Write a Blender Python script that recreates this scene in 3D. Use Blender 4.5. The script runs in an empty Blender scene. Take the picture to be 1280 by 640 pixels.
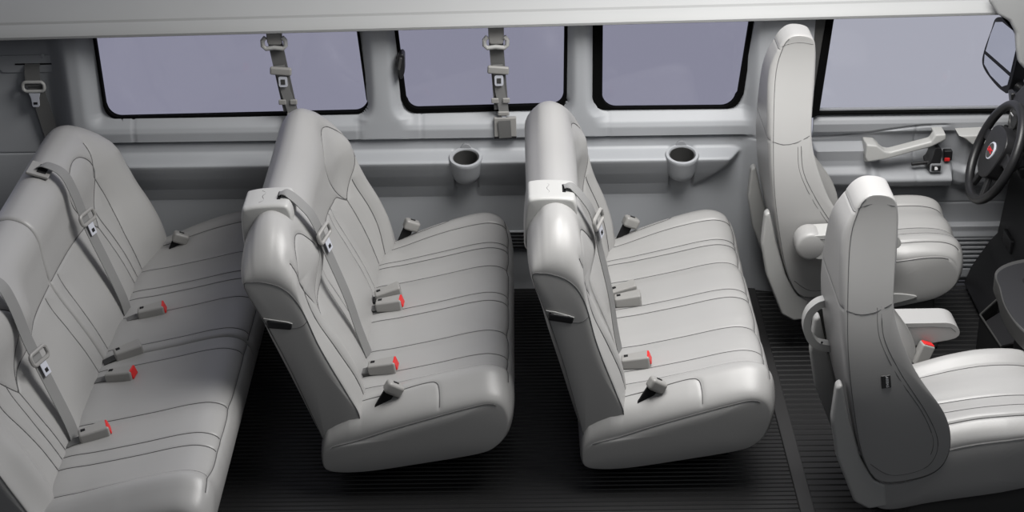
import bpy, bmesh, math
import numpy as np
from mathutils import Vector, Matrix
C = bpy.context.scene.collection
R = math.radians

# ------------------------------------------------------------------ materials
def srgb(r, g, b):
    f = lambda c: (c/255/12.92) if c/255 <= .04045 else ((c/255+.055)/1.055)**2.4
    return (f(r), f(g), f(b), 1)
def mat(name, col, rough=.5, metal=0, bump=0, scale=400, vary=0, spec=.5, coat=0):
    m = bpy.data.materials.new(name); m.use_nodes = True
    nt = m.node_tree; b = nt.nodes['Principled BSDF']
    b.inputs['Roughness'].default_value = rough
    b.inputs['Metallic'].default_value = metal
    b.inputs['Specular IOR Level'].default_value = spec
    b.inputs['Coat Weight'].default_value = coat
    tc = nt.nodes.new('ShaderNodeTexCoord')
    n = nt.nodes.new('ShaderNodeTexNoise'); n.inputs['Scale'].default_value = 3; n.inputs['Detail'].default_value = 3
    nt.links.new(tc.outputs['Object'], n.inputs['Vector'])
    cr = nt.nodes.new('ShaderNodeValToRGB')
    v = max(vary, .02)
    cr.color_ramp.elements[0].position = .3; cr.color_ramp.elements[1].position = .7
    cr.color_ramp.elements[0].color = (col[0]*(1-v), col[1]*(1-v), col[2]*(1-v), 1)
    cr.color_ramp.elements[1].color = (col[0]*(1+v), col[1]*(1+v), col[2]*(1+v), 1)
    nt.links.new(n.outputs['Fac'], cr.inputs['Fac'])
    nt.links.new(cr.outputs['Color'], b.inputs['Base Color'])
    if bump:
        v2 = nt.nodes.new('ShaderNodeTexVoronoi'); v2.inputs['Scale'].default_value = scale
        nt.links.new(tc.outputs['Object'], v2.inputs['Vector'])
        bp = nt.nodes.new('ShaderNodeBump'); bp.inputs['Strength'].default_value = bump; bp.inputs['Distance'].default_value = .001
        nt.links.new(v2.outputs['Distance'], bp.inputs['Height'])
        nt.links.new(bp.outputs['Normal'], b.inputs['Normal'])
    return m
def glassmat(name, tint, gl=.03):
    m = bpy.data.materials.new(name); m.use_nodes = True
    nt = m.node_tree; nt.nodes.clear()
    o = nt.nodes.new('ShaderNodeOutputMaterial'); t = nt.nodes.new('ShaderNodeBsdfTransparent')
    g = nt.nodes.new('ShaderNodeBsdfGlossy'); mx = nt.nodes.new('ShaderNodeMixShader')
    t.inputs['Color'].default_value = (*tint, 1); g.inputs['Roughness'].default_value = .05
    mx.inputs['Fac'].default_value = gl
    nt.links.new(t.outputs[0], mx.inputs[1]); nt.links.new(g.outputs[0], mx.inputs[2]); nt.links.new(mx.outputs[0], o.inputs['Surface'])
    return m
LEA = mat('grey_leather', (.335, .332, .326), .36, bump=.10, scale=900, spec=.45)
THR = mat('seam_thread', (.10, .10, .10), .8)
PLA = mat('seat_plastic', (.40, .40, .39), .42, bump=.05, scale=1200)
PLD = mat('buckle_plastic', (.28, .275, .265), .4)
WAL = mat('wall_plastic', (.36, .372, .39), .50, bump=.06, scale=1200)
DPL = mat('door_plastic', (.27, .278, .292), .55, bump=.06, scale=1200)
HEAD = mat('headliner', (.33, .335, .335), .65, bump=.05, scale=1500)
FLO = mat('floor_rubber', (.013, .013, .0135), .45, bump=.1, scale=300, spec=.4)
STRP = mat('threshold_rubber', (.022, .0215, .022), .5, bump=.1, scale=500)
BLK = mat('black_plastic', (.012, .012, .013), .4)
BLKM = mat('black_matte', (.012, .012, .013), .8, spec=.2)
GASK = mat('gasket_rubber', (.003, .003, .003), .9, spec=.05)
DSH = mat('dash_plastic', (.013, .013, .0145), .5, bump=.1, scale=700)
DGR = mat('console_grey', (.05, .05, .049), .42)
WEB = mat('belt_webbing', (.13, .13, .128), .65, bump=.3, scale=700)
WEBL = mat('belt_webbing_light', (.20, .20, .198), .65, bump=.3, scale=700)
CHR = mat('steel', (.66, .68, .75), .3, metal=.25)
RED = mat('red_button', (.62, .02, .02), .4)
WHT = mat('white_print', (.8, .8, .8), .5)
RDT = mat('red_print', (.65, .02, .03), .4)
MIR = mat('mirror_glass', (.80, .82, .86), .06, metal=1)
TINT = glassmat('privacy_glass', (.79, .785, .835))
CLR = glassmat('clear_glass', (.985, .985, .99), .02)

# ------------------------------------------------------------------ scene helpers
LOC = {}
def tag(o, label, cat, group=None):
    o['label'] = label; o['category'] = cat
    if group: o['group'] = group
def thing(name, loc, label, cat, group=None):
    o = bpy.data.objects.new(name, None); C.objects.link(o); o.location = loc; o.empty_display_size = .1
    LOC[o.name] = Vector(loc); tag(o, label, cat, group); return o
def place(me, name, parent=None, base=None, label=None):
    o = bpy.data.objects.new(name, me); C.objects.link(o)
    if parent is not None:
        L = LOC[parent.name]; me.transform(Matrix.Translation(-L)); o.parent = parent; LOC[o.name] = L
    else:
        if base is None:
            n = len(me.vertices); a = np.empty(n*3); me.vertices.foreach_get('co', a); a = a.reshape(-1, 3)
            base = ((a[:, 0].min()+a[:, 0].max())/2, (a[:, 1].min()+a[:, 1].max())/2, a[:, 2].min())
        L = Vector([float(b) for b in base]); me.transform(Matrix.Translation(-L)); o.location = L; LOC[o.name] = L
    if label: o['label'] = label
    return o
def struct(o): o['kind'] = 'structure'; return o
class MB:
    """collects shapes that become ONE mesh"""
    def __init__(s): s.v = []; s.f = []; s.n = 0
    def add(s, V, F, fix=True):
        V = np.asarray(V, float)
        if fix:
            vol = 0
            for f in F:
                a = V[f[0]]
                for k in range(1, len(f)-1): vol += np.dot(a, np.cross(V[f[k]], V[f[k+1]]))
            if vol < 0: F = [tuple(reversed(f)) for f in F]
        s.v.append(V); s.f += [tuple(int(i)+s.n for i in f) for f in F]; s.n += len(V); return s
    def build(s, name, m, parent=None, smooth=True, base=None, label=None, angle=40):
        me = bpy.data.meshes.new(name); me.from_pydata(np.concatenate(s.v).tolist(), [], s.f)
        me.materials.append(m); me.update()
        if smooth:
            for p in me.polygons: p.use_smooth = True
            try: me.set_sharp_from_angle(angle=R(angle))
            except Exception: pass
        o = place(me, name, parent, base, label)
        if smooth: o.modifiers.new('weighted', 'WEIGHTED_NORMAL').keep_sharp = True
        return o
    def rbox(s, c, d, b=.004, rot=None, seg=3, taper=None):
        bm = bmesh.new(); bmesh.ops.create_cube(bm, size=1)
        for v in bm.verts:
            v.co = Vector((v.co.x*d[0], v.co.y*d[1], v.co.z*d[2]))
            if taper and v.co.x < 0: v.co.y *= taper; v.co.z *= taper
        if b: bmesh.ops.bevel(bm, geom=bm.edges[:], offset=b, segments=seg, profile=.5, affect='EDGES')
        M = Matrix.Translation(c) @ (rot.to_4x4() if rot else Matrix.Identity(4))
        bm.verts.index_update()
        V = [M @ v.co for v in bm.verts]; F = [[v.index for v in f.verts] for f in bm.faces]
        bm.free(); return s.add([tuple(v) for v in V], F)
    def prism(s, poly, axis, a, b, bev=0, seg=3):
        """poly in the two other axes, extruded along axis a..b"""
        ix = {'x': (1, 2, 0), 'y': (0, 2, 1), 'z': (0, 1, 2)}[axis]
        bm = bmesh.new(); vs = []
        for p in poly:
            c = [0, 0, 0]; c[ix[0]] = p[0]; c[ix[1]] = p[1]; c[ix[2]] = a; vs.append(bm.verts.new(c))
        f = bm.faces.new(vs); r = bmesh.ops.extrude_face_region(bm, geom=[f])
        d = [0, 0, 0]; d[ix[2]] = b-a
        bmesh.ops.translate(bm, vec=d, verts=[g for g in r['geom'] if isinstance(g, bmesh.types.BMVert)])
        if bev: bmesh.ops.bevel(bm, geom=bm.edges[:], offset=bev, segments=seg, profile=.5, affect='EDGES', clamp_overlap=True)
        bmesh.ops.triangulate(bm, faces=[f for f in bm.faces if len(f.verts) > 4])
        bm.verts.index_update()
        V = [tuple(v.co) for v in bm.verts]; F = [[v.index for v in f.verts] for f in bm.faces]
        bm.free(); return s.add(V, F)
    def tube(s, pts, r, n=8, closed=False, cap=True):
        P = np.asarray(pts, float); m = len(P); rr = np.broadcast_to(r, (m,))
        T = np.roll(P, -1, 0)-np.roll(P, 1, 0) if closed else np.gradient(P, axis=0)
        T /= np.linalg.norm(T, axis=1)[:, None]+1e-12
        up = np.array([0, 0, 1.]); 
        if abs(T[0]@up) > .9: up = np.array([0, 1., 0])
        N = np.cross(T[0], up); N /= np.linalg.norm(N); V = []
        for i in range(m):
            N = N-T[i]*(N@T[i]); N /= np.linalg.norm(N)+1e-12; B = np.cross(T[i], N)
            for k in range(n):
                a = 2*math.pi*k/n; V.append(P[i]+rr[i]*(math.cos(a)*N+math.sin(a)*B))
        F = []
        for i in range(m if closed else m-1):
            j = (i+1) % m
            for k in range(n):
                l = (k+1) % n; F.append((i*n+k, i*n+l, j*n+l, j*n+k))
        if not closed and cap: F.append(tuple(range(n))); F.append(tuple(range((m-1)*n, m*n)))
        if cap and not closed: F[-2] = tuple(reversed(F[-2]))
        return s.add(V, F)
    def ribbon(s, pts, wid, w, t=.002):
        """flat strap: pts centreline, wid width direction, w width"""
        P = np.asarray(pts, float); W = np.broadcast_to(np.asarray(wid, float), P.shape).copy()
        T = np.gradient(P, axis=0); T /= np.linalg.norm(T, axis=1)[:, None]
        W -= T*np.sum(W*T, 1)[:, None]; W /= np.linalg.norm(W, axis=1)[:, None]; N = np.cross(T, W)
        V = []
        for i in range(len(P)):
            for a, b in ((-1, -1), (1, -1), (1, 1), (-1, 1)): V.append(P[i]+W[i]*a*w/2+N[i]*b*t/2)
        F = [(0, 1, 2, 3)]
        for i in range(len(P)-1):
            for k in range(4):
                l = (k+1) % 4; F.append((i*4+k, i*4+4+k, i*4+4+l, i*4+l))
        m = len(P)*4; F.append((m-1, m-2, m-3, m-4)); return s.add(V, F)
    def lathe(s, prof, c, axis=(0, 0, 1), n=32):
        """prof: (radius, height) list, closed shape"""
        q = Vector((0, 0, 1)).rotation_difference(Vector(axis)); V = []
        for r_, h in prof:
            for k in range(n):
                a = 2*math.pi*k/n; V.append(tuple(q @ Vector((r_*math.cos(a), r_*math.sin(a), h))+Vector(c)))
        F = []
        for i in range(len(prof)-1):
            for k in range(n):
                l = (k+1) % n; F.append((i*n+k, i*n+l, (i+1)*n+l, (i+1)*n+k))
        F.append(tuple(reversed(range(n)))); F.append(tuple(range((len(prof)-1)*n, len(prof)*n)))
        return s.add(V, F)
def cat(P, n, closed=False):
    P = np.asarray(P, float); m = len(P); out = []
    ns = n if hasattr(n, '__len__') else [n]*m
    for i in range(m if closed else m-1):
        if closed: p0, p1, p2, p3 = P[i-1], P[i], P[(i+1) % m], P[(i+2) % m]
        else: p0, p1, p2, p3 = P[max(i-1, 0)], P[i], P[i+1], P[min(i+2, m-1)]
        for k in range(ns[i]):
            t = k/ns[i]; out.append(.5*((2*p1)+(-p0+p2)*t+(2*p0-5*p1+4*p2-p3)*t*t+(-p0+3*p1-3*p2+p3)*t**3))
    if not closed: out.append(P[-1])
    return np.array(out)
def rrect(w, h, r, n=6):
    o = []
    for cx, cy, a in ((w/2-r, h/2-r, 0), (-w/2+r, h/2-r, 90), (-w/2+r, -h/2+r, 180), (w/2-r, -h/2+r, 270)):
        for k in range(n+1):
            t = R(a+90*k/n); o.append((cx+r*math.cos(t), cy+r*math.sin(t)))
    return o

def sm(x, a, b): t = np.clip((x-a)/(b-a), 0, 1); return t*t*(3-2*t)
# ------------------------------------------------------------------ upholstery
def rotp(P, deg, c):
    P = np.asarray(P, float); a = R(deg); q = P-c
    return np.c_[q[:, 0]*math.cos(a)+q[:, 1]*math.sin(a), -q[:, 0]*math.sin(a)+q[:, 1]*math.cos(a)]+c
def toparc(ring, xa, xb):
    k = int(np.argmax(ring[:, 0])); q = ring[:k]; return q[(q[:, 0] > xa) & (q[:, 0] < xb)][::3]
class Pad:
    """padded body: profile M in x,z carried across y, easing into the end outlines E0 / E1"""
    def __init__(s, M, E0, E1, y0, y1, rad, step=.0045, res=.005, fine=None, deform=None, extra=None, puff=.008):
        M = np.asarray(M, float); m = len(M); fine = fine or range(m)
        L = [np.linalg.norm(M[(i+1) % m]-M[i]) for i in range(m)]
        ns = [max(3, int(L[i]/(res if i in fine else res*3))) for i in range(m)]
        s.Mc = cat(M, ns, True)
        inset = .014
        def insetprof(P):
            T = np.roll(P, -1, 0)-np.roll(P, 1, 0); T /= np.linalg.norm(T, axis=1)[:, None]+1e-9
            N = np.c_[T[:, 1], -T[:, 0]]; c = P.mean(0)
            area = np.sum(P[:, 0]*np.roll(P[:, 1], -1)-np.roll(P[:, 0], -1)*P[:, 1])
            if area < 0: N = -N
            return P-N*inset
        E0c = cat(E0, ns, True) if E0 is not None else insetprof(s.Mc)
        E1c = cat(E1, ns, True) if E1 is not None else insetprof(s.Mc)
        rp = np.repeat(rad, ns) if hasattr(rad, '__len__') else np.full(len(s.Mc), rad)
        k = np.ones(9)/9; rp = np.convolve(np.r_[rp[-4:], rp, rp[:4]], k, 'valid')
        r0 = np.minimum(rp, .02) if E0 is None else rp; r1 = np.minimum(rp, .02) if E1 is None else rp
        W = y1-y0; n = int(W/step)
        ed = np.array([0, .0003, .001, .002, .0035, .0055, .008, .011, .0145])
        Y = np.unique(np.r_[y0+ed, np.linspace(y0+.018, y1-.018, n), y1-ed])
        s.Y = Y; s.arc = np.r_[0, np.cumsum(np.linalg.norm(np.diff(s.Mc, axis=0), axis=1))]
        g = lambda d, r: np.sqrt(np.clip(1-(1-np.clip(d/r, 0, 1))**2, 0, 1))
        G0 = g((Y-y0)[:, None], r0[None]); G1 = g((y1-Y)[:, None], r1[None])
        P2 = s.Mc[None]-(1-G0)[..., None]*(s.Mc-E0c)[None]-(1-G1)[..., None]*(s.Mc-E1c)[None]
        P = np.empty(P2.shape[:2]+(3,)); P[..., 0] = P2[..., 0]; P[..., 2] = P2[..., 1]; P[..., 1] = Y[:, None]
        s.yy = np.broadcast_to(Y[:, None], P.shape[:2]); s.ss = np.broadcast_to(s.arc[None], P.shape[:2])
        s.deform = deform; s.puff = puff
        if extra: P = extra(P, s)
        s.ends = (P[0].copy(), P[-1].copy())
        if deform: P = deform(P)
        s.P = P; s.seams = []
    def s_of(s, val, ax=1, lo=0, hi=None):
        hi = hi or len(s.Mc)
        k = lo+int(np.argmin(np.abs(s.Mc[lo:hi, ax]-val))); return s.arc[k]
    def normals(s, P):
        du = np.gradient(P, axis=0); dv = np.roll(P, -1, 1)-np.roll(P, 1, 1)
        N = np.cross(du, dv); N /= np.linalg.norm(N, axis=2)[..., None]+1e-12
        c = P.reshape(-1, 3).mean(0); i = P.shape[0]//2
        if np.sum(N[i]*(P[i]-P[i].mean(0))) < 0: N = -N
        return N
    def groove(s, lines, depth=.0045, w=.0045, pillow=.006, pw=.022, thread=True):
        """lines: lists of (y, s)"""
        D = np.full(s.P.shape[:2], 9.); yy = s.yy; ss = s.ss
        for ln in lines:
            ln = np.asarray(ln, float)
            for a, b in zip(ln[:-1], ln[1:]):
                d = b-a; L2 = d@d+1e-12
                iy = (s.Y > min(a[0], b[0])-.09) & (s.Y < max(a[0], b[0])+.09)
                js = (s.arc > min(a[1], b[1])-.09) & (s.arc < max(a[1], b[1])+.09)
                if not iy.any() or not js.any(): continue
                ix = np.ix_(iy, js); y = yy[ix]-a[0]; q = ss[ix]-a[1]
                t = np.clip((y*d[0]+q*d[1])/L2, 0, 1)
                D[ix] = np.minimum(D[ix], np.hypot(y-t*d[0], q-t*d[1]))
        N = s.normals(s.P)
        s.P = s.P-N*(depth*np.exp(-(D/w)**2)+pillow*np.exp(-(D/pw)**2))[..., None]
        if thread: s.seams += [np.asarray(l, float) for l in lines]
        return s
    def at(s, y, a):
        i = np.clip(np.searchsorted(s.Y, y)-1, 0, len(s.Y)-2); j = np.clip(np.searchsorted(s.arc, a)-1, 0, len(s.arc)-2)
        u = np.clip((y-s.Y[i])/(s.Y[i+1]-s.Y[i]), 0, 1); v = np.clip((a-s.arc[j])/(s.arc[j+1]-s.arc[j]), 0, 1)
        P = s.P; return (P[i, j]*(1-u)*(1-v)+P[i+1, j]*u*(1-v)+P[i, j+1]*(1-u)*v+P[i+1, j+1]*u*v)
    def build(s, name, m, parent, threads=True, label=None, tr=.0017):
        P = s.P; ny, ns = P.shape[:2]; V = [P.reshape(-1, 3)]
        i = np.arange(ny-1)[:, None]; j = np.arange(ns)[None]; jj = (j+1) % ns
        Q = np.stack([i*ns+j+0*jj, i*ns+jj, (i+1)*ns+jj, (i+1)*ns+j+0*jj], -1).reshape(-1, 4)
        F = [Q]; base = ny*ns; T = []; s.caps = []
        for e, (ring0, idx0, sg) in enumerate(((s.ends[0], 0, -1), (s.ends[1], (ny-1)*ns, 1))):
            prev = np.arange(ns)+idx0; c = ring0.mean(0); rings = []
            for k in (.985, .955, .9, .8, .65, .5, .35, .2, .08):
                r = c+(ring0-c)*k; r = r.copy(); r[:, 1] = ring0[:, 1]+sg*s.puff*(1-k**4)
                if s.deform: r = s.deform(r[None])[0]
                V.append(r); rings.append(r); cur = base+np.arange(ns); base += ns
                a = np.arange(ns); b = (a+1) % ns
                q = np.stack([prev[a], prev[b], cur[b], cur[a]], -1)
                F.append(q if sg > 0 else q[:, ::-1]); prev = cur
            cc = rings[-1].mean(0)[None]; V.append(cc); 
            a = np.arange(ns); b = (a+1) % ns; t = np.stack([prev[a], prev[b], np.full(ns, base)], -1)
            T.append(t if sg > 0 else t[:, ::-1]); base += 1
            s.caps.append(np.concatenate(rings))
        V = np.concatenate(V); Q = np.concatenate(F); T = np.concatenate(T)
        tri = np.concatenate([Q[:, [0, 1, 2]], Q[:, [0, 2, 3]], T])
        vol = np.sum(V[tri[:, 0]]*np.cross(V[tri[:, 1]], V[tri[:, 2]]))
        if vol < 0: Q = Q[:, ::-1]; T = T[:, ::-1]
        me = bpy.data.meshes.new(name); me.vertices.add(len(V)); me.vertices.foreach_set('co', V.ravel())
        nl = len(Q)*4+len(T)*3; me.loops.add(nl); me.polygons.add(len(Q)+len(T))
        me.loops.foreach_set('vertex_index', np.r_[Q.ravel(), T.ravel()].astype(np.int32))
        st = np.r_[np.arange(len(Q))*4, len(Q)*4+np.arange(len(T))*3].astype(np.int32)
        me.polygons.foreach_set('loop_start', st); me.update(calc_edges=True); me.validate()
        me.polygons.foreach_set('use_smooth', np.ones(len(me.polygons), bool)); me.materials.append(m); me.update()
        o = place(me, name, parent, label=label)
        if threads and s.seams:
            mb = MB()
            for ln in s.seams:
                L = np.r_[0, np.cumsum(np.hypot(*np.diff(ln, axis=0).T))]
                t = np.linspace(0, L[-1], max(3, int(L[-1]/.008)))
                y = np.interp(t, L, ln[:, 0]); a = np.interp(t, L, ln[:, 1])
                mb.tube([s.at(p, q)+[.0006, 0, .0008] for p, q in zip(y, a)], tr, 5)
            mb.build('seam_stitching', THR, o)
        s.obj = o; return o
    def cap_line(s, e, pts, r=.0013, n=12, mb=None):
        """a stitched line on the flat end panel e (0 near, 1 far), pts in x,z"""
        P = cat(pts, n); cap = s.caps[e]; out = []
        for p in P:
            d = np.hypot(cap[:, 0]-p[0], cap[:, 2]-p[1]); k = np.argsort(d)[:3]
            w = 1/(d[k]+1e-4); y = np.sum(cap[k, 1]*w)/w.sum(); out.append((p[0], y, p[1]))
        mb.tube(out, r, 5)

def buckle(p, yaw, par, red=True, pitch=8, s=1.28):
    """belt buckle lying on the cushion: p = rear end at seat junction"""
    rot = (Matrix.Rotation(R(yaw), 3, 'Z') @ Matrix.Rotation(R(-pitch), 3, 'Y'))
    c = Vector(p)+rot @ Vector((.052*s, 0, .010))
    b = MB().rbox(c, (.080*s, .050*s, .039*s), .006*s, rot, 3, taper=.76).build('buckle', PLD, par)
    e = c+rot @ Vector((.0375*s, 0, .0060*s))
    if red: MB().rbox(e, (.010*s, .038*s, .027*s), .003*s, rot @ Matrix.Rotation(R(-14), 3, 'Y')).build('release_button', RED, b, label='red release button')
    else: MB().rbox(e, (.006*s, .034*s, .006*s), .002*s, rot).build('tongue_slot', BLK, b)
    MB().rbox(c+rot @ Vector((-.026*s, .006, .0150*s)), (.012*s, .012*s, .004*s), .0015, rot).build('buckle_notch', BLKM, b)
    w = MB().ribbon([Vector(p)+rot @ Vector((-.03, 0, -.006)), Vector(p)+rot @ Vector((0, 0, 0)), Vector(p)+rot @ Vector((.03, 0, .003))], rot @ Vector((0, 1, 0)), .03*s, .006)
    w.build('stalk', BLK if not red else WEB, b)
def anchor(p, par, yaw=0, lean=25):
    """short strap standing out of the cushion, carrying a grey end fitting"""
    rot = Matrix.Rotation(R(yaw), 3, 'Z') @ Matrix.Rotation(R(lean), 3, 'Y') @ Matrix.Diagonal((1.3, 1.3, 1.3))
    a = Vector(p)
    st = MB().ribbon([a+rot @ Vector((0, 0, -.03)), a, a+rot @ Vector((0, 0, .03)), a+rot @ Vector((0, 0, .06))], (rot @ Vector((1, 0, 0))), .040, .008)
    o = st.build('anchor_strap', BLKM, par)
    b = MB().rbox(a+rot @ Vector((.006, 0, .062)), (.050, .034, .034), .009, rot, 4)
    f = b.build('anchor_fitting', PLD, o)
    MB().rbox(a+rot @ Vector((.004, 0, .080)), (.016, .006, .003), .001, rot).build('fitting_slot', BLK, f)
def latch(p, d, w, par, s=1.0, name='latch_plate'):
    """plastic loop with a steel tongue; d along the strap, w across"""
    d = Vector(d).normalized(); w = Vector(w); w = (w-d*(w @ d)).normalized(); n = d.cross(w)
    if n.x < 0 and abs(n.x) > abs(n.y): n = -n
    if n.y > 0 and abs(n.y) >= abs(n.x): n = -n
    M = Matrix((w, d, n)).transposed(); p = Vector(p)
    m = MB()
    loop = [tuple(p+M @ Vector((x*s, y*s, .004))) for x, y in rrect(.066, .030, .010)]
    m.tube(loop, .0055*s, 8, closed=True)
    o = m.build(name, PLD, par)
    t = MB().rbox(p+M @ Vector((0, .034*s, .004)), (.026*s, .044*s, .004), .0018, M, 2)
    q = t.build('tongue', CHR, o, label='bright steel tongue')
    MB().rbox(p+M @ Vector((0, .042*s, .0065)), (.012*s, .011*s, .0016), .0005, M, 1).build('tongue_slot', BLK, q)
    return o

MB_ = [(-.01, .20), (0, .30), (-.040, .42), (-.098, .54), (-.150, .64), (-.176, .72), (-.188, .80), (-.195, .875), (-.215, .930), (-.250, .965),
       (-.300, .978), (-.350, .950), (-.388, .86), (-.325, .69), (-.245, .48), (-.155, .25), (-.10, .175), (-.04, .175)]
EB_ = [(-.03, .222), (-.008, .31), (-.045, .40), (-.092, .50), (-.135, .60), (-.165, .69), (-.182, .735), (-.200, .77), (-.222, .80), (-.255, .825),
       (-.295, .838), (-.335, .842), (-.368, .822), (-.300, .667), (-.230, .49), (-.145, .24), (-.125, .195), (-.08, .20)]
RB_ = [.05, .07, .09, .09, .09, .09, .11, .15, .19, .22, .22, .19, .10, .04, .04, .03, .03, .03]
MC_ = [(-.15, .16), (-.12, .28), (-.02, .338), (.10, .362), (.25, .394), (.38, .424), (.455, .430), (.508, .408), (.532, .352), (.525, .275),
       (.49, .215), (.42, .175), (.2, .135), (0, .105), (-.12, .105)]
EC_ = [(-.14, .15), (-.12, .20), (-.02, .232), (.10, .275), (.25, .322), (.38, .360), (.445, .374), (.486, .355), (.505, .300), (.490, .24),
       (.46, .20), (.40, .172), (.2, .135), (0, .105), (-.12, .11)]
RC_ = [.05, .08, .12, .12, .13, .13, .13, .12, .10, .06, .05, .04, .03, .03, .03]

def bench(name_label, group, x0, rotdeg, secs, yc, uh, ucx, cseams, zs=1.0, guide=None, straps=(), buckles=(), anchors=(), end_handle=True, amp=.10, ow=1.0):
    """secs: list of (y0,y1,end0,end1)"""
    ya, yb = secs[0][0], secs[-1][1]
    root = thing('bench_seat', (x0+.1, (ya+yb)/2, 0), name_label, 'bench seat', group)
    piv = np.array([-.1, .2])
    def tr(P):
        P = np.asarray(P, float)*[1, zs]
        P = rotp(P, rotdeg, piv); return P+[x0, 0]
    Mx, Ex = tr(MB_), tr(EB_)
    hu = (yb-ya)/2; bp = hu-.085; pads = []
    for (y0, y1, e0, e1) in secs:
        def extra(P, s):
            z = P[..., 2]; y = P[..., 1]; u = np.abs(y-yc)
            ta = s.arc[np.argmax(s.Mc[:, 1])]; fr = 1-np.clip((s.ss-.72*ta)/(.26*ta), 0, 1); fr = fr*fr*(3-2*fr)
            bol = np.where(y > yc, amp*np.exp(-((u-bp)/(.075 if hu < .8 else .15))**2)*np.clip(np.sin(np.clip((z-.20)/(.99*zs-.20), 0, 1)*math.pi), 0, 1)**.7, .035*np.exp(-((u-bp+.02)/.06)**2)*np.clip(np.sin(np.clip((z-.24)/(.80*zs-.24), 0, 1)*math.pi), 0, 1)**.9)
            ova = .016*np.exp(-((u-uh)/.09)**2)*np.exp(-((z-.80*zs)/.08)**2)
            ova = ova+(y < yc)*.050*np.exp(-((u-uh*.68)/.12)**2)*np.exp(-((z-.80*zs)/.12)**2)
            P = P.copy(); P[..., 0] += (bol+ova)*fr; P[..., 2] += .2*(bol)*fr
            hd = np.clip((z-.86*zs)/.12, 0, 1)
            P[..., 2] += hd*((.034 if hu < .8 else .006)*np.exp(-((u-uh)/.19)**2)-.010)
            return P
        b = Pad(Mx, Ex if e0 else None, Ex if e1 else None, y0, y1, RB_, fine=range(0, 12), extra=extra)
        top = int(np.argmax(b.Mc[:, 1]))
        front = b.Mc[:top]
        def S(z):
            z2 = np.asarray(z)*zs
            return float(np.interp(z2, front[:, 1], b.arc[:top]))
        L = []
        def line(uz, sgn, n=10):
            c = cat([(yc+sgn*u, S(z)) for u, z in uz], n)
            k = (c[:, 0] > y0-.004) & (c[:, 0] < y1+.004)
            if k.sum() > 2:
                c = c[k]; c[:, 0] = np.clip(c[:, 0], y0+.002, y1-.002); L.append(c)
        for sg in (-1, 1):
            # headrest panel: teardrop, pointed below
            line([(uh+ow*a, z) for a, z in [(0, .612), (-.045, .675), (-.105, .76), (-.118, .83), (-.07, .892), (0, .912), (.07, .892), (.115, .83), (.105, .76), (.045, .675), (0, .612)]], sg)
            # top edge of the centre panel
            line([(uh, .612), (uh-.06, .655), (uh-.16, .672), (uh*.4, .69), (0, .695)], sg)
            # side bolster seam
            line([(uh+.105*ow, .775), (uh+.118*ow, .66), (uh+.12, .5), (uh+.10, .36), (uh+.08, .22)], sg)
            line([(uh+.105*ow, .775), (uh+.128*ow, .85), (uh+.140*ow, .92)], sg, 5)
            for du in (0, .055): line([(uh+du*.9, .62+du*.9), (uh+du-.005, .5), (uh+du-.02, .35), (uh+du-.025, .22)], sg)
            for u in ucx: line([(u+.012, .683), (u+.006, .55), (u, .38), (u, .22)], sg)
        b.groove(L, .004, .0055, .006, .03)
        b.build('backrest', LEA, root); pads.append(b)
        pm = MB()
        T = lambda q: rotp([q], rotdeg, piv)[0]+[x0, 0]
        if e0:
            E = b.ends[0][::4]; MB().tube(E+[0, -.0015, 0], .0016, 5, closed=True).build('edge_piping', THR, b.obj)
            if end_handle:
                b.cap_line(0, [T(q) for q in [(-.285, .675), (-.23, .668), (-.19, .672), (-.166, .69)]], mb=pm)
        if e1: E = b.ends[1][::4]; MB().tube(E+[0, .0015, 0], .0016, 5, closed=True).build('edge_piping', THR, b.obj)
        if e0 and end_handle: pm.build('panel_stitching', THR, b.obj)
        if e0 and end_handle:
            h = MB(); a, c2 = T((-.300, .69)), T((-.222, .682))
            ang = math.atan2(c2[1]-a[1], c2[0]-a[0])
            h.rbox(((a[0]+c2[0])/2, y0-.002, (a[1]+c2[1])/2-.006), (.088, .022, .030), .009, Matrix.Rotation(-ang, 3, 'Y'), 4)
            o = h.build('recline_handle', BLK, root, label='black recline handle')
            MB().tube([(a[0]-.012, y0-.006, a[1]+.016), (a[0]+.02, y0-.013, a[1]+.0135), (c2[0]-.01, y0-.013, c2[1]+.013), (c2[0]+.006, y0-.008, c2[1]+.004)], .0022, 6).build('handle_bezel', PLA, o)
    for k, (y0, y1, e0, e1) in enumerate(secs):
        P0 = np.array(MC_)+[x0, 0]; E0 = np.array(EC_)+[x0, 0]; E1_ = E0.copy(); E1_[2:8, 1] += [.03, .04, .045, .045, .04, .03]
        def ex2(P, s):
            P = P.copy(); up = (s.ss < s.arc[-1]*.42); u = np.abs(P[..., 1]-yc)
            zm = sm(P[..., 2], .27, .36); xm = sm(P[..., 0]-x0, -.10, .30)
            P[..., 2] += zm*xm*np.where(P[..., 1] > yc, .060*np.exp(-((u-hu+.075)/.10)**2), .026*np.exp(-((u-hu+.09)/.06)**2))
            far = np.clip((P[..., 1]-(yb-.20))/.24, 0, 1)**2; P[..., 0] -= .07*far*np.clip((P[..., 0]-x0-.25)/.25, 0, 1)
            return P
        c = Pad(P0, E0 if e0 else None, E1_ if e1 else None, y0-(.03 if e0 else 0), y1+(.03 if e1 else 0), RC_, fine=range(1, 10), extra=ex2)
        nose = int(np.argmax(c.Mc[:, 0]))
        sx = lambda x: float(np.interp(x+x0, c.Mc[:nose, 0], c.arc[:nose]))
        L = []; Lw = []
        for y, strong in cseams:
            if y0 < y < y1: (L if strong else Lw).append([(y, sx(q)) for q in np.linspace(-.07, .512, 30)])
        c.groove(L, .0042, .0055, .009, .045); c.groove(Lw, .0032, .005, .003, .03)
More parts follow.
